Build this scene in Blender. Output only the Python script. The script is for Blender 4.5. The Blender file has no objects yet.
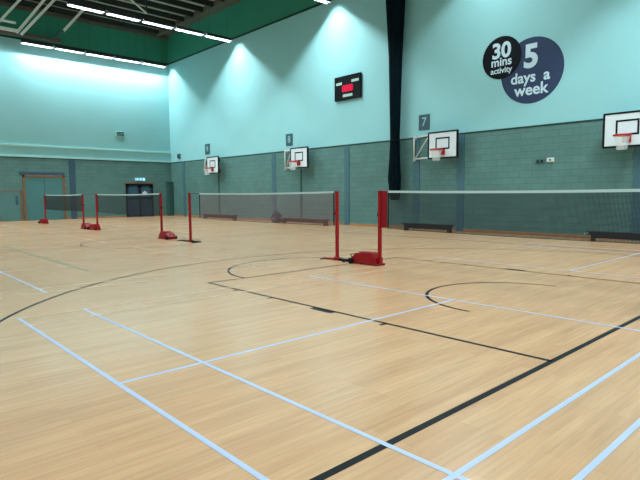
import bpy, math, random
from mathutils import Vector, Matrix
random.seed(7)
scene = bpy.context.scene
C = scene.collection
PI = math.pi

# ------------------------------------------------------------------ dimensions (metres)
WX = 16.47          # right wall
BY = 31.3           # back wall
LX = -3.1           # left wall
NY = -6.2           # wall behind the camera
DADO = 3.79         # top of the painted blockwork
BAND = 10.72        # joint where the dark cladding starts
ROOF = 12.75
LAMP_Z = 10.35
ROWS = [30.65-8.22*k for k in range(5)]

# ------------------------------------------------------------------ materials
def lin(c):
    return tuple(((v/255)/12.92 if v/255 <= .04045 else ((v/255+.055)/1.055)**2.4) for v in c) + (1,)

def mat(name, col, rough=.5, metal=0, spec=.5, coat=0, emit=None, estr=0):
    m = bpy.data.materials.new(name); m.use_nodes = True
    b = m.node_tree.nodes['Principled BSDF']
    b.inputs['Base Color'].default_value = lin(col)
    b.inputs['Roughness'].default_value = rough
    b.inputs['Metallic'].default_value = metal
    b.inputs['Specular IOR Level'].default_value = spec
    b.inputs['Coat Weight'].default_value = coat
    if emit:
        b.inputs['Emission Color'].default_value = lin(emit)
        b.inputs['Emission Strength'].default_value = estr
    return m

def noisy(name, col, amount=.12, scale=6, rough=.5, stretch=(1, 1, 1), metal=0, spec=.5, bump=0):
    """a plain colour with mild procedural variation"""
    m = mat(name, col, rough, metal, spec)
    nt = m.node_tree; N = nt.nodes; L = nt.links; b = N['Principled BSDF']
    g = N.new('ShaderNodeTexCoord'); mp = N.new('ShaderNodeMapping')
    mp.inputs['Scale'].default_value = stretch
    no = N.new('ShaderNodeTexNoise'); no.inputs['Scale'].default_value = scale; no.inputs['Detail'].default_value = 4
    L.new(g.outputs['Object'], mp.inputs['Vector']); L.new(mp.outputs['Vector'], no.inputs['Vector'])
    r = N.new('ShaderNodeMapRange')
    r.inputs['From Min'].default_value = .25; r.inputs['From Max'].default_value = .75
    r.inputs['To Min'].default_value = 1-amount; r.inputs['To Max'].default_value = 1+amount
    L.new(no.outputs['Fac'], r.inputs['Value'])
    mx = N.new('ShaderNodeMix'); mx.data_type = 'RGBA'; mx.blend_type = 'MULTIPLY'
    mx.inputs['Factor'].default_value = 1
    mx.inputs['A'].default_value = lin(col)
    cmb = N.new('ShaderNodeCombineColor')
    for k in ('Red', 'Green', 'Blue'): L.new(r.outputs['Result'], cmb.inputs[k])
    L.new(cmb.outputs['Color'], mx.inputs['B'])
    L.new(mx.outputs['Result'], b.inputs['Base Color'])
    if bump:
        bp = N.new('ShaderNodeBump'); bp.inputs['Strength'].default_value = bump; bp.inputs['Distance'].default_value = .01
        L.new(no.outputs['Fac'], bp.inputs['Height']); L.new(bp.outputs['Normal'], b.inputs['Normal'])
    return m

def block_mat(name, axis, col):
    """painted concrete blockwork laid in stretcher bond; axis = the horizontal world axis of the wall"""
    m = mat(name, col, .55, spec=.3)
    nt = m.node_tree; N = nt.nodes; L = nt.links; b = N['Principled BSDF']
    g = N.new('ShaderNodeNewGeometry'); s = N.new('ShaderNodeSeparateXYZ'); c = N.new('ShaderNodeCombineXYZ')
    L.new(g.outputs['Position'], s.inputs['Vector'])
    L.new(s.outputs[axis], c.inputs['X']); L.new(s.outputs['Z'], c.inputs['Y'])
    br = N.new('ShaderNodeTexBrick')
    br.inputs['Scale'].default_value = 1
    br.inputs['Brick Width'].default_value = .45; br.inputs['Row Height'].default_value = .225
    br.inputs['Mortar Size'].default_value = .011; br.inputs['Mortar Smooth'].default_value = .4
    L0 = lin(col)
    br.inputs['Color1'].default_value = tuple(v*.95 for v in L0[:3])+(1,)
    br.inputs['Color2'].default_value = tuple(v*1.06 for v in L0[:3])+(1,)
    br.inputs['Mortar'].default_value = tuple(v*.78 for v in L0[:3])+(1,)
    L.new(c.outputs['Vector'], br.inputs['Vector'])
    no = N.new('ShaderNodeTexNoise'); no.inputs['Scale'].default_value = 1.3; no.inputs['Detail'].default_value = 5
    L.new(c.outputs['Vector'], no.inputs['Vector'])
    r = N.new('ShaderNodeMapRange'); r.inputs['To Min'].default_value = .82; r.inputs['To Max'].default_value = 1.18
    L.new(no.outputs['Fac'], r.inputs['Value'])
    mx = N.new('ShaderNodeMix'); mx.data_type = 'RGBA'; mx.blend_type = 'MULTIPLY'; mx.inputs['Factor'].default_value = 1
    cc = N.new('ShaderNodeCombineColor')
    for k in ('Red', 'Green', 'Blue'): L.new(r.outputs['Result'], cc.inputs[k])
    L.new(br.outputs['Color'], mx.inputs['A']); L.new(cc.outputs['Color'], mx.inputs['B'])
    L.new(mx.outputs['Result'], b.inputs['Base Color'])
    bp = N.new('ShaderNodeBump'); bp.inputs['Strength'].default_value = .5; bp.inputs['Distance'].default_value = .008; bp.invert = True
    L.new(br.outputs['Fac'], bp.inputs['Height']); L.new(bp.outputs['Normal'], b.inputs['Normal'])
    return m

def floor_mat():
    m = mat('maple_boards', (180, 142, 102), .25, spec=.6)
    nt = m.node_tree; N = nt.nodes; L = nt.links; b = N['Principled BSDF']
    g = N.new('ShaderNodeNewGeometry')
    br = N.new('ShaderNodeTexBrick'); br.offset = .37; br.offset_frequency = 3
    br.inputs['Scale'].default_value = 1
    br.inputs['Brick Width'].default_value = 1.35; br.inputs['Row Height'].default_value = .083
    br.inputs['Mortar Size'].default_value = .0012; br.inputs['Mortar Smooth'].default_value = .5
    br.inputs['Bias'].default_value = -.1
    br.inputs['Color1'].default_value = lin((204, 158, 118))
    br.inputs['Color2'].default_value = lin((196, 148, 109))
    br.inputs['Mortar'].default_value = lin((178, 131, 89))
    L.new(g.outputs['Position'], br.inputs['Vector'])
    def noise(sx, sy, scale, detail=5):
        mp = N.new('ShaderNodeMapping'); mp.inputs['Scale'].default_value = (sx, sy, 1)
        L.new(g.outputs['Position'], mp.inputs['Vector'])
        n = N.new('ShaderNodeTexNoise'); n.inputs['Scale'].default_value = scale; n.inputs['Detail'].default_value = detail
        L.new(mp.outputs['Vector'], n.inputs['Vector']); return n
    def mul(prev, n, lo, hi):
        r = N.new('ShaderNodeMapRange'); r.inputs['From Min'].default_value = .3; r.inputs['From Max'].default_value = .7
        r.inputs['To Min'].default_value = lo; r.inputs['To Max'].default_value = hi
        L.new(n.outputs['Fac'], r.inputs['Value'])
        cc = N.new('ShaderNodeCombineColor')
        for k in ('Red', 'Green', 'Blue'): L.new(r.outputs['Result'], cc.inputs[k])
        mx = N.new('ShaderNodeMix'); mx.data_type = 'RGBA'; mx.blend_type = 'MULTIPLY'; mx.inputs['Factor'].default_value = 1
        L.new(prev, mx.inputs['A']); L.new(cc.outputs['Color'], mx.inputs['B'])
        return mx.outputs['Result']
    grain = noise(.9, 14, 2.2)
    c = mul(br.outputs['Color'], grain, .90, 1.09)
    c = mul(c, noise(.6, 5, 1.0, 3), .92, 1.07)
    L.new(c, b.inputs['Base Color'])
    r = N.new('ShaderNodeMapRange'); r.inputs['To Min'].default_value = .18; r.inputs['To Max'].default_value = .30
    L.new(noise(1, 2, 1.5).outputs['Fac'], r.inputs['Value']); L.new(r.outputs['Result'], b.inputs['Roughness'])
    bp = N.new('ShaderNodeBump'); bp.inputs['Strength'].default_value = .06; bp.inputs['Distance'].default_value = .002
    L.new(grain.outputs['Fac'], bp.inputs['Height']); L.new(bp.outputs['Normal'], b.inputs['Normal'])
    return m

def net_mat(name, col, pitch, thick):
    """knotted mesh: square holes are open, cords are solid"""
    m = mat(name, col, .8)
    nt = m.node_tree; N = nt.nodes; L = nt.links; b = N['Principled BSDF']; out = N['Material Output']
    g = N.new('ShaderNodeTexCoord'); s = N.new('ShaderNodeSeparateXYZ'); L.new(g.outputs['UV'], s.inputs['Vector'])
    def line(o):
        md = N.new('ShaderNodeMath'); md.operation = 'PINGPONG'; md.inputs[1].default_value = pitch/2
        L.new(o, md.inputs[0])
        lt = N.new('ShaderNodeMath'); lt.operation = 'LESS_THAN'; lt.inputs[1].default_value = thick/2
        L.new(md.outputs[0], lt.inputs[0]); return lt.outputs[0]
    mx = N.new('ShaderNodeMath'); mx.operation = 'MAXIMUM'
    L.new(line(s.outputs['X']), mx.inputs[0]); L.new(line(s.outputs['Y']), mx.inputs[1])
    L.new(mx.outputs[0], b.inputs['Alpha'])
    return m

M = {}
M['upper'] = noisy('pale_aqua_paint', (152, 207, 211), .03, .35, .6, spec=.3)
M['clad'] = noisy('dark_green_cladding', (58, 142, 118), .06, .5, .6, spec=.3)
M['blockX'] = block_mat('painted_block_back', 'X', (90, 127, 123))
M['blockY'] = block_mat('painted_block_side', 'Y', (90, 127, 123))
M['floor'] = floor_mat()
M['line_white'] = noisy('white_line_paint', (178, 186, 214), .05, 3, .32)
M['line_black'] = noisy('black_line_paint', (9, 10, 13), .2, 3, .5, spec=.2)
M['line_glare'] = noisy('glare_washed_line_paint', (204, 170, 140), .10, 4, .3)  # glare over the court lines, painted in as a colour close to the wood
M['line_green'] = noisy('green_line_paint', (96, 120, 96), .1, 3, .35)
M['dark_green'] = mat('dark_green_matt', (44, 84, 76), .7)
M['joint'] = mat('dark_joint', (18, 56, 46), .7)
M['band'] = noisy('blue_column_paint', (68, 106, 118), .06, 2, .5)
M['band_dark'] = noisy('blue_lintel_paint', (52, 82, 102), .06, 2, .5)
M['ledge'] = noisy('pale_trunking', (170, 220, 216), .03, 2, .5)
M['skirt'] = noisy('varnished_skirting', (170, 118, 74), .1, 4, .4)
M['deck'] = noisy('roof_deck', (176, 190, 176), .08, 1, .6)
M['purlin'] = mat('dark_steel', (30, 38, 38), .6)
M['beam'] = noisy('brown_grey_steel', (92, 88, 78), .08, 2, .5)
M['white_steel'] = noisy('white_steel', (240, 246, 244), .04, 5, .4)
M['housing'] = mat('lamp_housing', (30, 34, 44), .5)
M['tube'] = mat('lamp_diffuser', (240, 245, 250), .4, emit=(240, 250, 255), estr=3)
M['red'] = noisy('red_powder_coat', (150, 9, 20), .08, 8, .5, spec=.3)
M['darkred'] = noisy('red_vinyl', (136, 10, 24), .08, 8, .6, spec=.25)
M['rubber'] = mat('black_rubber', (14, 14, 16), .7, spec=.2)
M['tape'] = mat('white_net_tape', (186, 204, 204), .7)
M['net'] = net_mat('badminton_mesh_black', (20, 30, 38), .017, .0060)
M['net_brown'] = net_mat('badminton_mesh_brown', (128, 98, 102), .017, .0046)
M['net_dense'] = net_mat('badminton_mesh_dense', (14, 24, 28), .017, .0095)
M['hoopnet'] = net_mat('hoop_cord', (225, 228, 226), .055, .012)
M['board'] = noisy('white_backboard', (226, 232, 236), .02, 3, .35)
M['black'] = mat('black_paint', (10, 12, 17), .6, spec=.2)
M['rim'] = mat('orange_red_rim', (190, 34, 26), .4)
M['frame'] = noisy('off_white_frame', (206, 214, 208), .05, 4, .45)
M['curtain'] = noisy('dark_teal_curtain', (5, 22, 30), .25, 3, .9, (1, 1, .2), spec=.08)
M['wood'] = noisy('dark_bench_wood', (74, 44, 30), .2, 3, .45, (8, 1, 8))
M['wood_red'] = noisy('reddish_bench_wood', (116, 58, 36), .2, 3, .45, (8, 1, 8))  # bench wood that is reddish brown by itself
M['bench_dark'] = noisy('black_stained_wood', (34, 27, 24), .2, 3, .5, (8, 1, 8))
M['slate'] = noisy('slate_vinyl', (52, 66, 96), .04, 2, .6, spec=.2)
M['blackvinyl'] = mat('black_vinyl', (7, 9, 18), .6, spec=.2)
M['letter'] = mat('white_vinyl', (205, 228, 240), .5)
M['signteal'] = mat('sign_teal', (54, 88, 98), .5)
M['signletter'] = mat('sign_letter', (146, 190, 198), .5)
M['led'] = mat('red_led', (190, 16, 60), .4, emit=(210, 10, 62), estr=.6)
M['ledoff'] = mat('caption_strip', (168, 200, 190), .5)
M['orange'] = noisy('orange_timber', (128, 92, 64), .1, 4, .5)
M['tealdoor'] = noisy('teal_door_paint', (70, 122, 124), .05, 2, .5)
M['greypanel'] = noisy('grey_teal_panel', (84, 128, 128), .05, 2, .5)
M['navy'] = noisy('navy_door_paint', (38, 58, 82), .06, 2, .45)
M['paper'] = mat('notice_paper', (216, 226, 230), .7)
M['exit'] = mat('exit_face', (40, 160, 190), .4, emit=(60, 180, 214), estr=.7)
M['exitmark'] = mat('exit_mark', (235, 248, 250), .4, emit=(225, 245, 250), estr=.9)
M['bag'] = noisy('black_fabric', (24, 22, 28), .2, 10, .8, bump=.4)
M['baggrey'] = mat('grey_fabric_patch', (92, 100, 106), .7)
M['chrome'] = mat('chrome', (200, 204, 206), .2, 1)
def glass_mat():
    m = mat('door_glass', (60, 96, 116), .08, spec=.6); return m
M['glass'] = glass_mat()

# ------------------------------------------------------------------ mesh building
class MB:
    def __init__(s): s.v = []; s.f = []; s.mi = []; s.uv = {}; s.sm = set()
    def add(s, vs, fs, mi=0, smooth=False):
        o = len(s.v); s.v += [tuple(v) for v in vs]
        for f in fs:
            if smooth: s.sm.add(len(s.f))
            s.f.append([i+o for i in f]); s.mi.append(mi)
        return s
    def box(s, x0, x1, y0, y1, z0, z1, mi=0, bev=0):
        x0, x1 = sorted((x0, x1)); y0, y1 = sorted((y0, y1)); z0, z1 = sorted((z0, z1))
        bev = min(bev, (x1-x0)*.45, (y1-y0)*.45, (z1-z0)*.45)
        if bev <= 0:
            v = [(x, y, z) for z in (z0, z1) for y in (y0, y1) for x in (x0, x1)]
            return s.add(v, [(0, 2, 3, 1), (4, 5, 7, 6), (0, 1, 5, 4), (2, 6, 7, 3), (0, 4, 6, 2), (1, 3, 7, 5)], mi)
        # chamfered box
        P = {}
        vs = []
        for ix, x in ((0, x0), (1, x1)):
            for iy, y in ((0, y0), (1, y1)):
                for iz, z in ((0, z0), (1, z1)):
                    sx = bev if ix == 0 else -bev; sy = bev if iy == 0 else -bev; sz = bev if iz == 0 else -bev
                    for k, p in enumerate(((x, y+sy, z+sz), (x+sx, y, z+sz), (x+sx, y+sy, z))):
                        P[ix, iy, iz, k] = len(vs); vs.append(p)
        fs = []
        for k in range(3):
            for side in (0, 1):
                a, b = [(1, 2), (0, 2), (0, 1)][k]
                q = []
                for (u, w) in ((0, 0), (1, 0), (1, 1), (0, 1)):
                    i = [0, 0, 0]; i[k] = side; i[a] = u; i[b] = w
                    q.append(P[i[0], i[1], i[2], k])
                fs.append(q)
        for k in range(3):   # edges along axis k
            a, b = [(1, 2), (0, 2), (0, 1)][k]
            for u in (0, 1):
                for w in (0, 1):
                    i0 = [0, 0, 0]; i1 = [0, 0, 0]; i0[k] = 0; i1[k] = 1
                    i0[a] = i1[a] = u; i0[b] = i1[b] = w
                    fs.append([P[(*i0, a)], P[(*i1, a)], P[(*i1, b)], P[(*i0, b)]])
        for ix in (0, 1):
            for iy in (0, 1):
                for iz in (0, 1):
                    fs.append([P[ix, iy, iz, k] for k in range(3)])
        return s.add(vs, fs, mi)
    def tube(s, pts, r, n=10, mi=0, caps=True, closed=False):
        pts = [Vector(p) for p in pts]; rs = r if isinstance(r, (list, tuple)) else [r]*len(pts)
        vs = []; fs = []; N_ = len(pts)
        up0 = None
        for i, p in enumerate(pts):
            if closed: d = pts[(i+1) % N_]-pts[i-1]
            elif i == 0: d = pts[1]-p
            elif i == N_-1: d = p-pts[i-1]
            else: d = (pts[i+1]-p).normalized()+(p-pts[i-1]).normalized()
            d.normalize()
            if up0 is None: up0 = Vector((0, 0, 1)) if abs(d.z) < .9 else Vector((1, 0, 0))
            a = d.cross(up0)
            if a.length < 1e-4: a = d.cross(Vector((0, 1, 0)))
            a.normalize(); b = a.cross(d)
            for k in range(n):
                t = 2*PI*k/n
                vs.append(p+(a*math.cos(t)+b*math.sin(t))*rs[i])
        R_ = N_ if closed else N_-1
        for i in range(R_):
            j = (i+1) % N_
            for k in range(n):
                fs.append((i*n+k, i*n+(k+1) % n, j*n+(k+1) % n, j*n+k))
        s.add(vs, fs, mi, True)
        if caps and not closed:
            o = len(s.v)-len(vs)
            s.f.append([o+k for k in range(n)][::-1]); s.mi.append(mi)
            s.f.append([o+(N_-1)*n+k for k in range(n)]); s.mi.append(mi)
        return s
    def prism(s, poly, axis, a, b, mi=0):
        """extrude a 2-D polygon; axis 'X': poly=(y,z), 'Y': poly=(x,z), 'Z': poly=(x,y)"""
        def P(q, t): return {'X': (t, q[0], q[1]), 'Y': (q[0], t, q[1]), 'Z': (q[0], q[1], t)}[axis]
        n = len(poly); vs = [P(q, a) for q in poly]+[P(q, b) for q in poly]
        fs = [list(range(n))[::-1], list(range(n, 2*n))]+[(i, (i+1) % n, n+(i+1) % n, n+i) for i in range(n)]
        return s.add(vs, fs, mi)
    def ribbon(s, inner, outer, z, mi=0):
        n = len(inner); vs = [(x, y, z) for x, y in inner]+[(x, y, z) for x, y in outer]
        return s.add(vs, [(i, i+1, n+i+1, n+i) for i in range(n-1)], mi)
    def build(s, name, mats, parent=None):
        me = bpy.data.meshes.new(name); me.from_pydata(s.v, [], s.f); me.update()
        mats = mats if isinstance(mats, (list, tuple)) else [mats]
        for m in mats: me.materials.append(m)
        for i, p in enumerate(me.polygons):
            p.material_index = s.mi[i]; p.use_smooth = i in s.sm
        import bmesh
        bm = bmesh.new(); bm.from_mesh(me)
        if not getattr(s, 'keep', False): bmesh.ops.recalc_face_normals(bm, faces=bm.faces)
        bm.to_mesh(me); bm.free()
        o = bpy.data.objects.new(name, me); C.objects.link(o)
        if parent: o.parent = parent
        return o

def thing(name, label, cat, loc=(0, 0, 0), rz=0, group=None):
    o = bpy.data.objects.new(name, None); C.objects.link(o)
    o.empty_display_size = .1
    o.location = loc; o.rotation_euler = (0, 0, rz)
    return tag(o, label, cat, group)
def tag(o, label, cat, group=None):
    o['label'] = label; o['category'] = cat
    if group: o['group'] = group
    return o
def struct(o): o['kind'] = 'structure'; return o
def kids(o): return [c for c in C.objects if c.parent == o]
def dup(src, loc, label, rz=None):
    def cp(o, par):
        c = o.copy(); C.objects.link(c)
        if par: c.parent = par
        for k in kids(o): cp(k, c)
        return c
    r = cp(src, None); r.location = loc; r['label'] = label
    if rz is not None: r.rotation_euler = (0, 0, rz)
    return r

# ------------------------------------------------------------------ floor with its painted court lines (one surface)
def build_floor():
    b = MB(); b.keep = True
    b.add([(LX, NY, 0), (WX, NY, 0), (WX, BY, 0), (LX, BY, 0)], [(0, 1, 2, 3)], 0)
    b.add([(LX, NY, -.15), (WX, NY, -.15), (WX, BY, -.15), (LX, BY, -.15)], [(3, 2, 1, 0)], 0)
    zw, zk, zg = .0016, .0011, .0007
    def rect(x0, x1, y0, y1, z, mi):
        b.add([(x0, y0, z), (x1, y0, z), (x1, y1, z), (x0, y1, z)], [(0, 1, 2, 3)], mi)
    h = .02
    for yc in (0, 7.72, 15.95, 23.8):                       # badminton courts, side by side
        for s in (-3.05, -2.59, 2.59, 3.05):
            o = h if abs(s) < 3 else 0
            rect(0, 13.4, yc+s-h, yc+s+h, zw, 1 if yc == 0 and s < 0 else 4)
        for x in (0, .76, 4.72, 8.68, 12.64, 13.4):
            rect(x-h, x+h, yc-3.07, yc+3.07, zw+.0003, 1 if yc == 0 or (yc < 8 and x == .76) else 4)
        k_ = 1 if yc == 0 else 4
        rect(0, 4.72, yc-h, yc+h, zw, k_); rect(8.68, 13.4, yc-h, yc+h, zw, k_)
    k = .025
    def kl(x0, x1, y0, y1): rect(x0, x1, y0, y1, zk, 2)
    def arc(cx, cy, r, a0, a1, n=64):
        A = [a0+(a1-a0)*i/n for i in range(n+1)]
        b.ribbon([(cx+(r-.05)*math.cos(t), cy+(r-.05)*math.sin(t)) for t in A][::-1],
                 [(cx+r*math.cos(t), cy+r*math.sin(t)) for t in A][::-1], zk, 2)
    hx = 5.52; y0, y1 = -2.12, 25.9
    kl(-1.98, 13.02, y0-.028, y0+.028); kl(-1.98, 13.02, y1-k, y1+k)
    for x in (-1.98, 13.02): kl(x-k, x+k, y0, y1)
    kl(-1.98, 13.02, 11.87, 11.92)
    arc(hx, 11.9, 1.8, 0, 2*PI, 96)
    for (yb, s) in ((y0, 1), (y1, -1)):
        fl = yb+s*5.81; hy = yb+s*1.575
        for x, e in ((3.02, -1), (8.02, 1)):
            kl(x-k, x+k, min(yb, fl), max(yb, fl))
            for t in (1.9, 4.02, 4.9):                      # lane marks
                yy = yb+s*t; kl(min(x, x+e*.11), max(x, x+e*.11), yy-k, yy+k)
            ya, yb2 = yb+s*2.72, yb+s*3.12
            kl(min(x, x+e*.11), max(x, x+e*.11), min(ya, yb2), max(ya, yb2))
        kl(3.0, 8.04, fl-k, fl+k)
        a = (0, PI) if s > 0 else (PI, 2*PI)
        arc(hx, fl, 1.8, *a)
        arc(hx, hy, 1.30, *a)
        d = math.acos(6.6/6.78)
        arc(hx, hy, 6.78, a[0]+d, a[1]-d, 120)
        dy = 6.78*math.sin(d)
        for sx in (-1, 1): kl(hx+sx*6.575-k, hx+sx*6.575+k, min(yb, hy+s*dy), max(yb, hy+s*dy))
    rect(2.03, 2.08, 6.6, 19.0, zg, 3); rect(2.03, 11.4, 18.95, 19.0, zg, 3)     # green lines of another court
    o = b.build('floor', [M['floor'], M['line_white'], M['line_black'], M['line_green'], M['line_glare']])
    return struct(o)
build_floor()

# ------------------------------------------------------------------ walls, roof
def wall_back():
    b = MB(); t = .25
    b.box(LX-.25, WX+.25, BY+.05, BY+t+.05, DADO, BAND, 0)
    b.box(LX-.25, WX+.25, BY, BY+t, -.15, DADO, 1)
    b.box(LX-.25, WX+.25, BY+.05, BY+t+.05, BAND, ROOF+.2, 2)
    return struct(b.build('wall_back', [M['upper'], M['blockX'], M['clad']]))
wall_back()
def wall_right():
    b = MB()
    b.box(WX, WX+.25, NY-.25, BY, -.15, DADO, 1)
    b.box(WX+.02, WX+.27, NY-.25, BY+.05, DADO, BAND, 0)
    b.box(WX+.02, WX+.27, NY-.25, BY+.05, BAND, ROOF+.2, 2)
    return struct(b.build('wall_right', [M['upper'], M['blockY'], M['clad']]))
wall_right()
def wall_left():
    b = MB()
    b.box(LX-.25, LX, NY-.25, BY, -.15, DADO, 1)
    b.box(LX-.27, LX-.02, NY-.25, BY, DADO, BAND, 0)
    b.box(LX-.27, LX-.02, NY-.25, BY, BAND, ROOF+.2, 2)
    return struct(b.build('wall_left', [M['upper'], M['blockY'], M['clad']]))
wall_left()
def wall_near():
    b = MB()
    b.box(LX-.25, WX+.25, NY-.25, NY, -.15, DADO, 1)
    b.box(LX-.25, WX+.25, NY-.27, NY-.02, DADO, BAND, 0)
    b.box(LX-.25, WX+.25, NY-.27, NY-.02, BAND, ROOF+.2, 2)
    return struct(b.build('wall_front', [M['upper'], M['blockX'], M['clad']]))
wall_near()
ceil = struct(MB().box(LX-.3, WX+.3, NY-.3, BY+.3, ROOF, ROOF+.25).build('ceiling', M['deck']))
y = ROWS[0]
while y > NY+.3:
    p_ = MB()
    p_.box(LX, 15.55, y-.12, y-.06, ROOF-.28, ROOF+.05)          # channel purlin: web and two flanges
    p_.box(LX, 15.55, y-.12, y+.08, ROOF-.28, ROOF-.25)
    p_.box(LX, 15.55, y-.12, y+.08, ROOF-.06, ROOF+.02)
    p_.build('purlin', M['purlin'], ceil)
    y -= 8.22/7
MB().box(15.5, 15.75, NY, BY, ROOF-.28, ROOF+.05).build('edge_beam', M['beam'], ceil)
MB().box(15.75, WX+.02, NY, BY, ROOF-.10, ROOF+.02).build('edge_lining', M['beam'], ceil)

tn = [0]
def trim(b, m):
    tn[0] += 1
    return struct(b.build('trim_%d' % tn[0], m))
trim(MB().box(WX-.015, WX+.03, NY, BY, BAND-.05, BAND+.05), M['joint'])                    # cladding joint
trim(MB().box(LX, WX, BY+.01, BY+.06, BAND-.04, BAND+.06), M['joint'])
trim(MB().box(WX-.012, WX+.03, NY, BY, DADO-.035, DADO+.025), M['joint'])                  # top of blockwork
trim(MB().box(LX, WX, BY-.012, BY+.06, DADO-.035, DADO+.02), M['joint'])
b = MB(); b.box(LX, WX, BY-.03, BY+.06, 4.44, 4.56, 0, .012); b.box(LX, WX, BY-.02, BY+.06, DADO+.02, DADO+.14, 0, .01)
trim(b, M['ledge'])                                                                       # pale trunking along the back wall
trim(MB().box(LX, WX, BY-.22, BY+.05, ROOF-.35, ROOF-.08), M['beam'])                      # beam at the head of the back wall
trim(MB().box(5.2, 9.3, BY-.42, BY-.02, BAND+.10, BAND+.30), M['beam'])
for yy in (29.4, 19.2, 13.55, 9.48, 7.36, 1.14):                                          # blue painted column faces
    trim(MB().box(WX-.03, WX+.02, yy-.16, yy+.16, 0, DADO-.03, 0, .006), M['band'])
trim(MB().box(9.5, 9.86, BY-.03, BY+.02, 0, DADO-.03, 0, .006), M['band_dark'])
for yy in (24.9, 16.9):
    trim(MB().box(WX-.02, WX+.02, yy-.07, yy+.07, 0, 2.8), M['dark_green'])  # narrow dark green strips on the blockwork below the two far hoops
b = MB(); b.box(WX-.42, WX-.02, BY-.32, BY-.01, 0, 2.35, 0, .02); b.box(WX-.46, WX-.02, BY-.36, BY-.01, 2.35, 2.42, 0, .01)
trim(b, M['dark_green'])                                                                       # boxed pipe in the corner
struct(MB().box(WX-.02, WX+.02, NY, BY, 0, .09, 0, .008).build('baseboard_right', M['skirt']))
struct(MB().box(LX, WX, BY-.02, BY+.02, 0, .09, 0, .008).build('baseboard_back', M['skirt']))

# ------------------------------------------------------------------ doors on the back wall
def door_1():
    x0, x1, z1 = 6.82, 9.2, 2.74
    b = MB(); y = BY
    for a, c in ((x0, x0+.13), (x1-.13, x1)): b.box(a, c, y-.06, y+.02, 0, z1, 0, .01)
    b.box(x0, x1, y-.06, y+.02, z1-.13, z1, 0, .01)
    root = struct(b.build('door_1', M['orange']))
    mid = (x0+x1)/2
    for a, c in ((x0+.13, mid-.01), (mid+.01, x1-.13)):
        lf = MB().box(a, c, y-.035, y+.02, .01, z1-.13, 0, .008).build('leaf', M['tealdoor'], root)
        px = c-.12 if c < mid+.1 and a < mid-.5 else a+.12
        hb = MB(); hb.box(px-.02, px+.02, y-.07, y-.055, .95, 1.15, 0, .004); hb.tube([(px, y-.03, 1.05), (px, y-.06, 1.05)], .012)
        hb.build('pull_handle', M['chrome'], lf)
    MB().box(x0-.15, x1, y-.05, y+.02, z1+.02, z1+.22, 0, .01).build('lintel_panel', M['band_dark'], root)
door_1()
def door_2():
    x0, x1, z1 = 5.45, 6.74, 1.78
    b = MB(); y = BY
    for a, c in ((x0, x0+.1), (x1-.1, x1)): b.box(a, c, y-.05, y+.02, 0, z1, 0, .01)
    b.box(x0, x1, y-.05, y+.02, z1-.06, z1, 0, .01)
    root = struct(b.build('door_2', M['orange']))
    MB().box(x0+.1, x1-.1, y-.03, y+.02, .01, z1-.06, 0, .006).build('leaf', M['greypanel'], root)
    MB().box(x1-.34, x1-.2, y-.04, y-.02, .95, 1.5, 0, .004).build('vision_panel', M['glass'], root)
door_2()
def door_3():
    x0, x1, z1 = 13.1, 15.02, 2.28
    y = BY; b = MB()
    for a, c in ((x0, x0+.09), (x1-.09, x1)): b.box(a, c, y-.08, y+.02, 0, z1, 0, .01)
    b.box(x0, x1, y-.08, y+.02, z1-.14, z1, 0, .01)
    root = struct(b.build('door_3', M['black']))
    mid = (x0+x1)/2
    for a, c in ((x0+.09, mid-.04), (mid+.04, x1-.09)):
        lb = MB()
        lb.box(a, c, y-.05, y+.02, .01, 1.08, 0, .006)
        lb.box(a, a+.13, y-.05, y+.02, 1.08, z1-.14, 0); lb.box(c-.13, c, y-.05, y+.02, 1.08, z1-.14, 0)
        lb.box(a, c, y-.05, y+.02, z1-.26, z1-.14, 0)
        lf = lb.build('leaf', M['navy'], root)
        MB().box(a+.13, c-.13, y-.03, y-.01, 1.08, z1-.26).build('glass_pane', M['glass'], lf)
        pb = MB(); pb.box(a+.05, c-.05, y-.13, y-.08, 1.2, 1.36, 0, .015)
        pb.box(a+.05, a+.12, y-.1, y-.04, 1.2, 1.36); pb.box(c-.12, c-.05, y-.1, y-.04, 1.2, 1.36)
        pb.build('push_bar', M['black'], lf)
    MB().box(mid-.05, mid+.05, y-.09, y+.02, 0, z1-.14, 0, .008).build('mullion', M['black'], root)
    MB().box(x0-.12, x1+.1, y-.04, y+.02, z1, z1+.1, 0, .006).build('head_board', M['orange'], root)
    nb = MB(); nb.box(14.25, 14.6, y-.034, y-.031, 1.5, 1.72); nb.box(14.36, 14.5, y-.034, y-.031, 1.72, 1.78)
    tag(nb.build('notice', M['paper']), 'white paper notice on the glass of the right navy door leaf', 'notice')
door_3()

# ------------------------------------------------------------------ lettering helper
def letters(name, body, size, loc, mat_, parent=None, bold=0, face='wall_right', align='CENTER', spacing=1, depth=.002):
    cu = bpy.data.curves.new(name, 'FONT'); cu.body = body; cu.size = size
    cu.align_x = align; cu.align_y = 'CENTER'; cu.offset = bold; cu.extrude = depth; cu.space_character = spacing
    cu.resolution_u = 4
    t = bpy.data.objects.new(name, cu); C.objects.link(t)
    bpy.context.view_layer.update()
    me = bpy.data.meshes.new_from_object(t.evaluated_get(bpy.context.evaluated_depsgraph_get()))
    bpy.data.objects.remove(t); bpy.data.curves.remove(cu)
    if face == 'wall_right': R = Matrix(((0, 0, -1), (-1, 0, 0), (0, 1, 0)))
    else: R = Matrix(((1, 0, 0), (0, 0, -1), (0, 1, 0)))
    me.transform(Matrix.Translation(Vector(loc)) @ R.to_4x4())
    me.materials.clear(); me.materials.append(mat_)
    o = bpy.data.objects.new(name, me); C.objects.link(o)
    if parent: o.parent = parent
    return o

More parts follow.
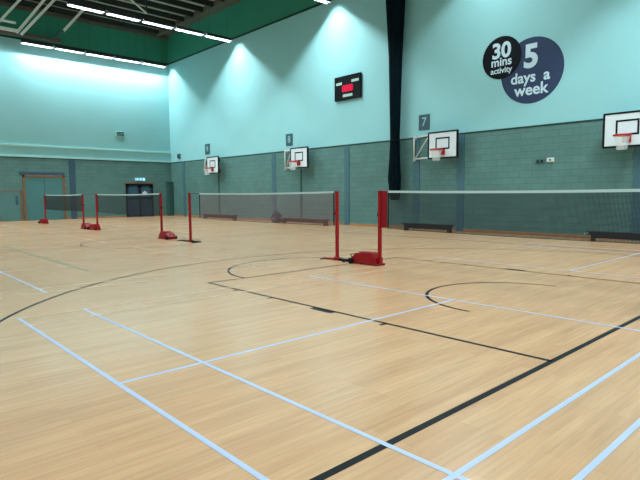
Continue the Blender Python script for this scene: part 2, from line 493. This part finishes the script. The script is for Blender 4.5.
# wall graphic: two overlapping discs
def disc(name, y, z, r, x, m, parent=None):
    n = 64; return MB().prism([(y+r*math.cos(2*PI*i/n), z+r*math.sin(2*PI*i/n)) for i in range(n)], 'X', x, x+.006, 0).build(name, m, parent)
g = thing('wall_graphic', 'large slate disc reading 5 days a week on the pale wall', 'wall graphic', (0, 0, 0))
disc('disc', 4.64, 5.71, 1.12, WX+.012, M['slate'], g)
letters('lettering', '5', 1.08, (WX+.011, 4.66, 6.17), M['letter'], g, .04)
letters('lettering', 'days', .52, (WX+.011, 4.93, 5.49), M['letter'], g, .012)
letters('lettering', 'a', .52, (WX+.011, 4.09, 5.49), M['letter'], g, .012)
letters('lettering', 'week', .55, (WX+.011, 4.64, 5.06), M['letter'], g, .012)
g = thing('wall_graphic', 'smaller black disc reading 30 mins activity overlapping the slate disc', 'wall graphic', (0, 0, 0))
disc('disc', 5.76, 6.35, .75, WX+.002, M['blackvinyl'], g)
letters('lettering', '30', .74, (WX+.001, 5.77, 6.58), M['letter'], g, .025)
letters('lettering', 'mins', .43, (WX+.001, 5.76, 6.20), M['letter'], g, .01)
letters('lettering', 'activity', .29, (WX+.001, 5.76, 5.90), M['letter'], g, .006)

# court number plates
for yy, zz, num, w, hh, lab in ((9.12, 4.40, '7', .53, .62, 'dark teal plate numbered 7 above the hoop beside the curtain'),
                                (17.85, 4.38, '8', .54, .62, 'dark teal number plate above the hoop left of the curtain'),
                                (26.2, 4.44, '9', .56, .66, 'dark teal number plate above the hoop nearest the back corner')):
    t = thing('number_plate', lab, 'sign', (WX, yy, zz), 0, 'number plates above the hoops')
    MB().box(-.012, .02, -w/2, w/2, -hh/2, hh/2, 0, .004).build('plate', M['signteal'], t)
    letters('lettering', num, .50, (-.013, 0, 0), M['signletter'], t, .004)

# scoreboard
t = thing('scoreboard', 'black electronic scoreboard with red digits high on the wall', 'scoreboard', (WX+.005, 13.43, 6.44))
MB().box(-.10, 0, -.84, .84, -.55, .55, 0, .02).build('casing', M['black'], t)
fb = MB(); fb.box(-.112, -.10, -.84, .84, .50, .55); fb.box(-.112, -.10, -.84, .84, -.55, -.50); fb.box(-.112, -.10, -.84, -.79, -.5, .5); fb.box(-.112, -.10, .79, .84, -.5, .5)
fb.build('bezel', M['blackvinyl'], t)
SEG = {'0': 'abcdef', '1': 'bc', '2': 'abged', '3': 'abgcd', '4': 'fgbc', '5': 'afgcd', '6': 'afgedc', '7': 'abc', '8': 'abcdefg', '9': 'abcdfg'}
def digit(b, ch, yc, zc, w, h, t_=.035):
    S = {'a': (0, h/2, 1), 'g': (0, 0, 1), 'd': (0, -h/2, 1), 'f': (w/2, h/4, 0), 'b': (-w/2, h/4, 0), 'e': (w/2, -h/4, 0), 'c': (-w/2, -h/4, 0)}
    for c in SEG[ch]:
        dy, dz, hor = S[c]
        hy, hz = (w/2, t_/2) if hor else (t_/2, h/4)
        b.box(-.107, -.102, yc+dy-hy, yc+dy+hy, zc+dz-hz, zc+dz+hz)
for ch, yc in (('8', .25), ('8', .08), ('8', -.09), ('8', -.26)):
    db = MB(); digit(db, ch, yc, -.03, .125, .24, .07); db.build('digit', M['led'], t)
for yc, zc, w in ((.55, .22, .38), (-.50, .26, .46), (-.02, -.36, .62)):
    MB().box(-.106, -.101, yc-w/2, yc+w/2, zc-.06, zc+.06).build('caption_strip', M['ledoff'], t)

# ------------------------------------------------------------------ basketball practice goals on the right wall
def make_goal(loc, label, gate=True):
    t = thing('basketball_hoop', label, 'basketball hoop', loc, 0, 'practice hoops on the right wall')
    # local frame: X towards the wall, board front at x=0, board centre y=0, z=0 at board centre
    w, h = .65, .49
    MB().box(0, .04, -w, w, -h, h, 0, .006).build('backboard', M['board'], t)
    b = MB(); e = .055
    b.box(-.012, .06, -w-.02, w+.02, h-.02, h+.035); b.box(-.012, .06, -w-.02, w+.02, -h-.035, -h+.02)
    b.box(-.012, .06, w-.03, w+.03, -h, h); b.box(-.012, .06, -w-.03, -w+.03, -h, h)
    b.build('border', M['black'], t)
    b = MB(); s, z0, z1 = .32, -.17, .29; q = .055
    b.box(-.006, .002, -s, s, z1-q, z1); b.box(-.006, .002, -s, s, z0, z0+q)
    b.box(-.006, .002, -s, -s+q, z0, z1); b.box(-.006, .002, s-q, s, z0, z1)
    b.build('target_square', M['black'], t)
    cx = -.40; rz = -.20
    b = MB(); b.tube([(cx+.228*math.cos(2*PI*i/28), .228*math.sin(2*PI*i/28), rz) for i in range(28)], .028, 8, closed=True)
    b.box(-.15, -.0, -.09, .09, rz-.02, rz+.012); b.box(-.03, -.004, -.12, .12, rz-.19, rz+.03)
    b.tube([(-.16, .08, rz), (-.02, .08, rz-.12)], .012, 6); b.tube([(-.16, -.08, rz), (-.02, -.08, rz-.12)], .012, 6)
    b.build('rim', M['rim'], t)
    # cord net
    nb = MB(); n = 24; rings = [(.222, 0), (.19, -.12), (.16, -.27), (.14, -.42)]
    vs = [(cx+r*math.cos(2*PI*i/n), r*math.sin(2*PI*i/n), rz+z) for r, z in rings for i in range(n+1)]
    fs = [(j*(n+1)+i, j*(n+1)+i+1, (j+1)*(n+1)+i+1, (j+1)*(n+1)+i) for j in range(len(rings)-1) for i in range(n)]
    nb.add(vs, fs, 0, True); nb.keep = True
    o = nb.build('net', M['hoopnet'], t)
    uv = o.data.uv_layers.new(name='UVMap')
    for p in o.data.polygons:
        for li in p.loop_indices:
            vi = o.data.loops[li].vertex_index; j, i = divmod(vi, n+1)
            a, bb = i/n*1.3, j*.12
            uv.data[li].uv = (a+bb, a-bb)
    # folding wall frame: two hinged gates from the wall to the left edge of the board
    X1 = WX-loc[0]-.03
    if gate:
        b = MB()
        for z in (h-.06, -h+.04): b.tube([(X1-.05, 1.72, z), (.10, .66, z)], .034, 8)
        b.tube([(X1-.05, 1.72, -h+.02), (X1-.05, 1.72, h-.04)], .038, 8)
        b.tube([(.10, .70, -h+.02), (.10, .70, h-.04)], .032, 8)
        b.tube([(X1-.06, 1.66, -h+.06), (.11, .72, h-.10)], .026, 8)
        b.build('side_frame', M['frame'], t)
    b = MB()
    for z in (h-.16, -h+.14): b.tube([(X1-.02, .12, z), (.06, -.52, z)], .03, 8)
    b.tube([(.06, -.52, -h+.08), (.06, -.52, h-.08)], .03, 8); b.tube([(.06, .52, -h+.08), (.06, .52, h-.08)], .03, 8)
    b.tube([(.06, -.54, .05), (.06, .54, .05)], .026, 8)
    b.tube([(X1-.02, .42, h-.16), (.06, .52, h-.16)], .03, 8)
    b.build('rear_frame', M['purlin'], t)
    for yy, zz in ((1.72, h-.06), (1.72, -h+.04), (.12, h-.16), (.12, -h+.14), (.42, h-.16)):
        if yy > 1 and not gate: continue
        MB().box(X1-.04, X1+.03, yy-.07, yy+.07, zz-.09, zz+.09, 0, .006).build('wall_bracket', M['frame' if yy > 1 else 'purlin'], t)
    return t
goal = make_goal((15.9, 24.68, 3.33), 'white practice basketball hoop nearest the far back corner')
dup(goal, (15.9, 16.40, 3.33), 'white practice basketball hoop on the right wall left of the dark curtain')
dup(goal, (15.9, 7.83, 3.36), 'white practice basketball hoop just right of the dark curtain')
make_goal((15.9, 1.36, 3.35), 'white practice basketball hoop cut off at the right edge of the picture', False)

# ------------------------------------------------------------------ rolled dividing curtain
def curtain():
    t = thing('divider_curtain', 'dark teal dividing curtain bunched against the right wall', 'curtain', (WX, 10.32, 0))
    # (z, half width, depth)
    prof = [(ROOF-.28, .50, .30), (9.7, .44, .28), (7.2, .27, .24), (5.2, .21, .22), (3.8, .18, .2), (3.0, .21, .21), (2.5, .24, .22), (2.1, .27, .24), (1.9, .25, .2)]
    def stack(prof, seed, shift=0):
        rnd = random.Random(seed); n = 44; vs = []; fs = []; b = MB()
        ph = [rnd.random()*6 for _ in range(3)]
        for z, hw, dp in prof:
            for i in range(n):
                a = 2*PI*i/n
                f = 1+.13*math.sin(9*a+ph[0])+.07*math.sin(14*a+ph[1]+z*.2)
                vs.append((-.34+dp*f*math.cos(a)*.9, shift+hw*f*math.sin(a), z))
        for j in range(len(prof)-1):
            for i in range(n): fs.append((j*n+i, j*n+(i+1) % n, (j+1)*n+(i+1) % n, (j+1)*n+i))
        b.add(vs, fs, 0, True); b.add([vs[i] for i in range(n)], [list(range(n))])
        b.add([vs[-n+i] for i in range(n)], [list(range(n))]); return b
    stack(prof, 3, .05).build('drape', M['curtain'], t)
    stack([(1.94, .26, .21), (1.6, .25, .2), (1.3, .22, .18), (1.22, .18, .14)], 5, .05).build('hem', M['curtain'], t)
    MB().tube([(-.34+.20*math.cos(2*PI*i/28), .05+.20*math.sin(2*PI*i/28), 3.75) for i in range(28)], .02, 6, closed=True).build('tie_strap', M['black'], t)
curtain()

# ------------------------------------------------------------------ benches along the right wall
def bench(y0, y1, label, top):
    L_ = (y0-y1)
    t = thing('gym_bench', label, 'bench', (15.45, (y0+y1)/2, 0), 0, 'low wooden benches along the right wall')
    hl = L_/2
    MB().box(-.135, .135, -hl, hl, .275, .31, 0, .01).build('seat_plank', M[top], t)
    MB().box(-.035, .035, -hl+.12, hl-.12, .10, .19, 0, .01).build('balance_beam', M['bench_dark'], t)
    MB().box(-.10, .10, -hl+.06, hl-.06, .19, .275, 0, .01).build('apron', M['bench_dark'], t)
    for s in (-1, 1):
        b = MB(); yy = s*(hl-.16)
        b.prism([(-.13, 0), (-.05, 0), (-.04, .06), (.04, .06), (.05, 0), (.13, 0), (.11, .19), (-.11, .19)], 'Y', yy-.03, yy+.03)
        lg = b.build('leg', M['bench_dark'], t)
        for xx in (-.09, .09): MB().box(xx-.045, xx+.045, yy-.034, yy+.034, 0, .014, 0, .004).build('rubber_foot', M['rubber'], lg)
    for xx in (-.05, .05): MB().tube([(xx, hl-.08, .25), (xx, hl+.06, .25), (xx, hl+.07, .21)], .01, 6).build('hook', M['chrome'], t)
bench(25.1, 21.5, 'low dark wooden bench under the hoop nearest the back corner', 'wood')
bench(17.25, 13.8, 'low reddish wooden bench seen through the net left of the curtain', 'wood_red')
bench(9.35, 7.0, 'short dark wooden bench beneath the hoop right of the curtain', 'bench_dark')
bench(2.2, -1.2, 'low dark wooden bench running off the right edge of the picture', 'bench_dark')

# dark rounded bag beside the reddish bench
t = thing('bag', 'rounded black bag standing on the floor at the end of the reddish bench', 'bag', (15.75, 18.1, 0))
b = MB(); n = 20; prof = [(0, .18), (.02, .30), (.14, .38), (.28, .38), (.42, .30), (.52, .16), (.55, .05)]
vs = [(.62*r*math.cos(2*PI*i/n), r*math.sin(2*PI*i/n)*1.05, z) for z, r in prof for i in range(n)]
fs = [(j*n+i, j*n+(i+1) % n, (j+1)*n+(i+1) % n, (j+1)*n+i) for j in range(len(prof)-1) for i in range(n)]
b.add(vs, fs, 0, True); b.add(vs[:n], [list(range(n))]); b.add(vs[-n:], [list(range(n))])
b.build('body', M['bag'], t)
MB().tube([(-.05, -.15, .50), (-.06, -.12, .62), (-.06, .12, .62), (-.05, .15, .50)], .018, 8).build('handle', M['bag'], t)
MB().box(-.245, -.20, -.17, .13, .12, .27, 0, .02).build('pocket', M['baggrey'], t)

# ------------------------------------------------------------------ badminton posts and nets along x = NX
NX = 6.7
def post_shaft(t):
    b = MB(); b.box(-.033, .033, -.033, .033, .03, 1.53, 0, .006); b.build('upright', M['red'], t)
    c_ = MB(); c_.box(-.036, .036, -.036, .036, 1.53, 1.55, 0, .006); c_.tube([(-.045, 0, 1.53), (.045, 0, 1.53)], .014, 8)
    c_.build('top_cap', M['darkred'], t)
    k = MB(); k.tube([(0, .02, 1.05), (0, .06, 1.05)], .03, 10); k.tube([(0, .05, 1.05), (0, .055, 1.13)], .009, 6)
    k.build('tension_cleat', M['rubber'], t)
def weighted_post(y, d, label):
    """heavy wheeled base; the ballast box lies on the +Y side (turned by d)"""
    t = thing('badminton_post', label, 'badminton post', (NX, y, 0), 0 if d > 0 else PI, 'red badminton posts')
    post_shaft(t)
    b = MB()                                      # ballast box: tall beside the upright, sloped towards the wheels
    b.prism([(.03, .03), (.70, .03), (.74, .09), (.56, .23), (.12, .25), (.08, .16), (.03, .16)], 'X', -.13, .13)
    bx = b.build('ballast_box', M['red'], t)
    MB().box(-.14, .14, -.04, .72, .012, .04, 0, .006).build('base_plate', M['darkred'], bx)
    MB().box(-.10, .10, .16, .52, .246, .258, 0, .005).build('lid', M['darkred'], bx)
    for sx in (-1, 1):
        w = MB(); w.tube([(sx*.145, .68, .06), (sx*.19, .68, .06)], .06, 18); w.tube([(sx*.19, .68, .06), (sx*.195, .68, .06)], .025, 10)
        w.build('wheel', M['rubber'], t)
    h = MB(); h.tube([(-.08, .71, .10), (-.08, .77, .18), (.08, .77, .18), (.08, .71, .10)], .012, 8)
    h.build('tow_handle', M['rubber'], t)
    for a_ in (-.03, .40): MB().box(-.13, .13, a_, a_+.05, 0, .014).build('rubber_foot', M['rubber'], t)
    return t
def flat_post(y, label, a, m1='red', l1=.42, l2=.36):
    t = thing('badminton_post', label, 'badminton post', (NX, y, 0), a, 'red badminton posts')
    post_shaft(t)
    MB().box(-.05, .05, -.08, .08, .0, .07, 0, .01).build('socket', M['red'], t)
    MB().box(-.04, .04, .05, l1, .005, .035, 0, .006).build('foot_bar', M[m1], t)
    MB().box(-.045, .045, -l2, -.05, .005, .05, 0, .008).build('foot_bar', M['rubber'], t)
    for a_ in (l1-.06, -l2): MB().box(-.16, .16, a_, a_+.06, 0, .02, 0, .005).build('cross_foot', M['rubber'], t)
    return t
weighted_post(3.06, 1, 'nearest red badminton post on a heavy weighted base')
weighted_post(-3.06, -1, 'red badminton post beyond the right edge of the picture')
flat_post(4.32, 'slim red badminton post on a flat foot beside the nearest weighted post', .0)
flat_post(10.96, 'slim red badminton post on a flat black foot, standing left of the long net', 0, 'rubber', .62, .42)
weighted_post(12.95, -1, 'red badminton post on a weighted base in front of the navy doors')
weighted_post(18.99, 1, 'red badminton post sharing a joined base, right one of that pair')
weighted_post(20.68, -1, 'red badminton post sharing a joined base, left one of that pair')
weighted_post(26.5, 1, 'farthest red badminton post on a weighted base by the teal door')

def net(ya, yb, label, edge=.12, sag=.026, sleeve=False, cloth='net'):
    """ya > yb: between two posts"""
    t = thing('badminton_net', label, 'badminton net', (NX, (ya+yb)/2, 0), 0, 'badminton nets')
    yc = (ya+yb)/2; A, B_ = ya-yc, yb-yc
    n = 24; y0, y1 = A-edge, B_+.10
    def top(y): u = (y-(A+B_)/2)/((A-B_)/2); return 1.545-sag*(1-u*u)
    ys = [y0+(y1-y0)*i/n for i in range(n+1)]
    b = MB(); b.keep = True
    vs = [(0, y, top(y)-.03) for y in ys]+[(0, y, top(y)-.76) for y in ys]
    b.add(vs, [(i, i+1, n+2+i, n+1+i) for i in range(n)])
    o = b.build('mesh', M[cloth], t)
    uv = o.data.uv_layers.new(name='UVMap')
    for p in o.data.polygons:
        for li in p.loop_indices:
            v = o.data.vertices[o.data.loops[li].vertex_index].co; uv.data[li].uv = (v.y, v.z)
    b = MB()
    for i in range(n):
        ya_, yb_ = ys[i], ys[i+1]; za, zb = top(ya_), top(yb_)
        v = []
        for (yy, zz) in ((ya_, za), (yb_, zb)):
            v += [(-.006, yy, zz-.036), (.006, yy, zz-.036), (.006, yy, zz+.008), (-.006, yy, zz+.008)]
        b.add(v, [(0, 1, 5, 4), (1, 2, 6, 5), (2, 3, 7, 6), (3, 0, 4, 7)])
    b.build('top_tape', M['tape'], t)
    for yy, e in ((y0, A-.037), (y1, B_+.037)):
        MB().tube([(0, e, 1.54), (0, yy, top(yy)-.01)], .006, 6).build('cord', M['rubber'], t)
        MB().tube([(0, e, .80), (0, yy, top(yy)-.755)], .004, 6).build('cord', M['rubber'], t)
    MB().tube([(0, y, top(y)-.76) for y in ys], .004, 6).build('bottom_cord', M['rubber'], t)
    for yy in (y0, y1):
        MB().box(-.008, .008, yy-.012, yy+.012, top(yy)-.76, top(yy)-.03).build('side_tape', M['rubber'], t)
    if sleeve:
        MB().box(-.012, .012, A-.19, A-.036, .80, 1.545, 0, .006).build('end_sleeve', M['darkred'], t)
    return t
net(3.06, -3.06, 'nearest badminton net stretching off to the right', edge=.22, sleeve=True)
net(10.96, 4.32, 'long badminton net in front of the two far wall benches', edge=.62, cloth='net_brown')
net(18.99, 12.95, 'badminton net in front of the navy double doors', edge=.15)
net(26.5, 20.68, 'farthest badminton net, in front of the teal door', edge=.15, cloth='net_dense')

# ------------------------------------------------------------------ small fittings
t = thing('exit_sign', 'glowing blue-green exit sign above the navy doors', 'sign', (14.12, BY, 2.58))
MB().box(-.36, .36, -.07, .03, -.10, .10, 0, .008).build('casing', M['white_steel'], t)
MB().box(-.34, .34, -.076, -.07, -.085, .085).build('face', M['exit'], t)
b = MB()
b.prism([(-.28, -.015), (-.20, -.015), (-.20, -.05), (-.12, .0), (-.20, .05), (-.20, .015), (-.28, .015)], 'Y', -.080, -.076)   # arrow
b.prism([(.20, -.07), (.29, -.07), (.29, .07), (.20, .07)], 'Y', -.080, -.076)                                         # doorway
b.prism([(.045+.017*math.cos(i*PI/6), .055+.017*math.sin(i*PI/6)) for i in range(12)], 'Y', -.080, -.076)               # running figure
b.prism([(.01, .035), (.045, .035), (.05, .0), (.09, -.01), (.09, .005), (.06, .02), (.03, .0), (.04, -.03), (.0, -.07), (-.015, -.06), (.015, -.025), (.005, .01), (-.03, .0), (-.03, .012)], 'Y', -.080, -.076)
b.build('pictogram', M['exitmark'], t)
t = thing('wall_vent', 'small grey grille high on the back wall', 'vent', (12.88, BY+.05, 5.6))
MB().box(-.30, .30, -.05, 0, -.17, .17, 0, .008).build('frame', M['ledge'], t)
for zz in (-.09, 0.0, .09): MB().box(-.25, .25, -.058, -.05, zz-.028, zz+.028).build('slat', M['joint'], t)
t = thing('sensor_box', 'small dark box on the pale wall near the back corner', 'sensor', (WX+.02, 30.0, 4.2))
MB().box(-.10, 0, -.17, .17, -.16, .16, 0, .02).build('casing', M['signteal'], t)
MB().tube([(-.10, 0, -.02), (-.13, 0, -.02)], .05, 12).build('lens', M['black'], t)
t = thing('socket', 'dark double wall socket on the blockwork left of the white socket', 'socket', (WX, 4.22, 2.57))
MB().box(-.04, .01, -.14, .14, -.06, .06, 0, .008).build('plate', M['signteal'], t)
for yy in (-.07, .07): MB().tube([(-.04, yy, 0), (-.055, yy, 0)], .035, 12).build('outlet', M['black'], t)
t = thing('socket', 'small white wall socket on the blockwork left of the last hoop', 'socket', (WX, 3.86, 2.60))
MB().box(-.05, .01, -.12, .12, -.07, .07, 0, .01).build('plate', M['frame'], t)
MB().box(-.056, -.05, -.03, .03, -.03, .03).build('switch', M['signteal'], t)

# ------------------------------------------------------------------ roof steel hanging above the far end
def seg(b, p, q, w, d):
    """rectangular bar between two points"""
    p, q = Vector(p), Vector(q); a = (q-p).normalized()
    s = a.cross(Vector((0, 1, 0))); s = s.normalized() if s.length > 1e-3 else Vector((1, 0, 0)); u = a.cross(s).normalized()
    vs = [e+s*i*w/2+u*j*d/2 for e in (p, q) for i, j in ((-1, -1), (1, -1), (1, 1), (-1, 1))]
    b.add(vs, [(0, 1, 2, 3), (4, 7, 6, 5), (0, 4, 5, 1), (1, 5, 6, 2), (2, 6, 7, 3), (3, 7, 4, 0)]); return b
t = thing('hanging_frame', 'white steel frame hanging from the roof at the top left', 'steel frame', (0, 27.0, 0))
seg(MB(), (1.0, 0, 9.97), (5.95, 0, 9.97), .15, .14).build('crossbar', M['white_steel'], t)
seg(MB(), (1.0, 0, 10.36), (5.9, 0, 10.36), .10, .10).build('crossbar', M['white_steel'], t)
seg(MB(), (1.0, .2, 9.80), (5.95, .2, 9.80), .10, .10).build('crossbar', M['beam'], t)
seg(MB(), (5.90, -.1, 9.85), (7.95, -.1, 12.75), .13, .12).build('strut', M['white_steel'], t)
seg(MB(), (6.15, .1, 9.85), (8.45, .1, 12.75), .13, .12).build('strut', M['white_steel'], t)
seg(MB(), (4.95, 0, 10.0), (7.05, 0, 12.75), .12, .12).build('strut', M['white_steel'], t)
t = thing('roof_brace', 'single pale diagonal brace under the roof above the farthest lights', 'steel brace', (0, 29.0, 0))
seg(MB(), (8.85, 0, 11.0), (10.25, 0, 12.75), .14, .10).build('bar', M['white_steel'], t)
MB().box(8.80, 8.88, -.03, 2.33, 10.97, 11.04).build('wall_arm', M['purlin'], t)
t = thing('roof_brace', 'thin pale diagonal brace between the roof purlins right of centre', 'steel brace', (0, 24.0, 0))
seg(MB(), (9.9, 0, 12.35), (11.6, 0, 11.35), .07, .07).build('bar', M['frame'], t)
seg(MB(), (11.6, 0, 11.35), (11.6, 0, 12.75), .06, .06).build('drop_rod', M['purlin'], t)

# ------------------------------------------------------------------ strip lights
ORD = ['first', 'second', 'third', 'fourth', 'fifth', 'sixth', 'seventh', 'eighth', 'ninth', 'tenth']
ROWN = ['farthest row beside the back wall', 'second row from the back wall', 'third row from the back wall', 'fourth row from the back wall', 'row nearest the camera']
LW = 134
def lamp_data(name, power):
    d = bpy.data.lights.new(name, 'AREA')
    d.shape = 'RECTANGLE'; d.size = 1.60; d.size_y = .04
    d.energy = power; d.color = (.85, 1.0, 1.05); d.spread = math.radians(172)
    return d
light_data = lamp_data('lamp_light', LW)
dim_data = lamp_data('lamp_light_dim', LW*.5)  # fourth row, set dimmer than the others
back_data = lamp_data('lamp_light_back', LW*.85)
boost_data = lamp_data('lamp_light_boost', LW*1.5)  # nearest row, power raised to brighten the near floor
def make_light(loc, label):
    t = thing('ceiling_strip_light', label, 'strip light', loc, 0, 'fluorescent strip lights under the roof')
    b = MB()                                             # reflector trough, open downwards
    b.prism([(-.115, .0), (-.115, .08), (-.06, .17), (.06, .17), (.115, .08), (.115, .0), (.106, .0), (.106, .08), (.055, .12), (-.055, .12), (-.106, .08), (-.106, .0)], 'X', -.84, .84)
    b.build('housing', M['housing'], t)
    for sy in (-1, 1):                                   # translucent lips of the diffuser
        MB().box(-.81, .81, sy*.111-.006, sy*.111+.006, -.025, 0.0, 0, .004).build('diffuser', M['tube'], t)
    for sx in (-.6, .6):
        MB().tube([(sx, 0, .165), (sx, 0, ROOF-.28-LAMP_Z)], .005, 5).build('suspension_wire', M['purlin'], t)
    MB().tube([(-.80, 0, .095), (.80, 0, .095)], .013, 10).build('tube', M['tube'], t)
    lo = bpy.data.objects.new('lamp', back_data); C.objects.link(lo); lo.parent = t; lo.location = (0, 0, .058)
    return t
XS = [15.99-.86-1.82*k for k in range(5)]+[4.4-1.82*k for k in range(4)]
first = None
for ri, yy in enumerate(ROWS):
    for k, xx in enumerate(XS):
        lab = 'white strip light, %s from the right wall in the %s' % (ORD[k], ROWN[ri])
        if first is None: first = make_light((xx, yy, LAMP_Z), lab)
        else:
            t = dup(first, (xx, yy, LAMP_Z), lab)
            if ri >= 1:
                for c in kids(t):
                    if c.type == 'LIGHT': c.data = (back_data, light_data, light_data, dim_data, boost_data)[ri]

# ------------------------------------------------------------------ world, camera, view
w = bpy.data.worlds.new('world'); scene.world = w; w.use_nodes = True
w.node_tree.nodes['Background'].inputs['Color'].default_value = (.02, .03, .03, 1)
w.node_tree.nodes['Background'].inputs['Strength'].default_value = .2
cam = bpy.data.cameras.new('camera'); co = bpy.data.objects.new('camera', cam); C.objects.link(co)
cam.sensor_width = 36; cam.sensor_fit = 'HORIZONTAL'; cam.lens = 36*525.1/640; cam.clip_end = 200
r = Vector((0.7345766, -0.6784956, -0.0063719)); u = Vector((0.0638327, 0.0597536, 0.9961701)); f = Vector((0.6755162, 0.7321703, -0.0872038))
m4 = Matrix((( r.x, u.x, -f.x, -1.564), (r.y, u.y, -f.y, -4.068), (r.z, u.z, -f.z, 1.4893), (0, 0, 0, 1)))
co.matrix_world = m4
scene.camera = co
vs_ = scene.view_settings
vs_.view_transform = 'Standard'; vs_.look = 'None'; vs_.gamma = 1; vs_.use_curve_mapping = False
vs_.exposure = 0.08
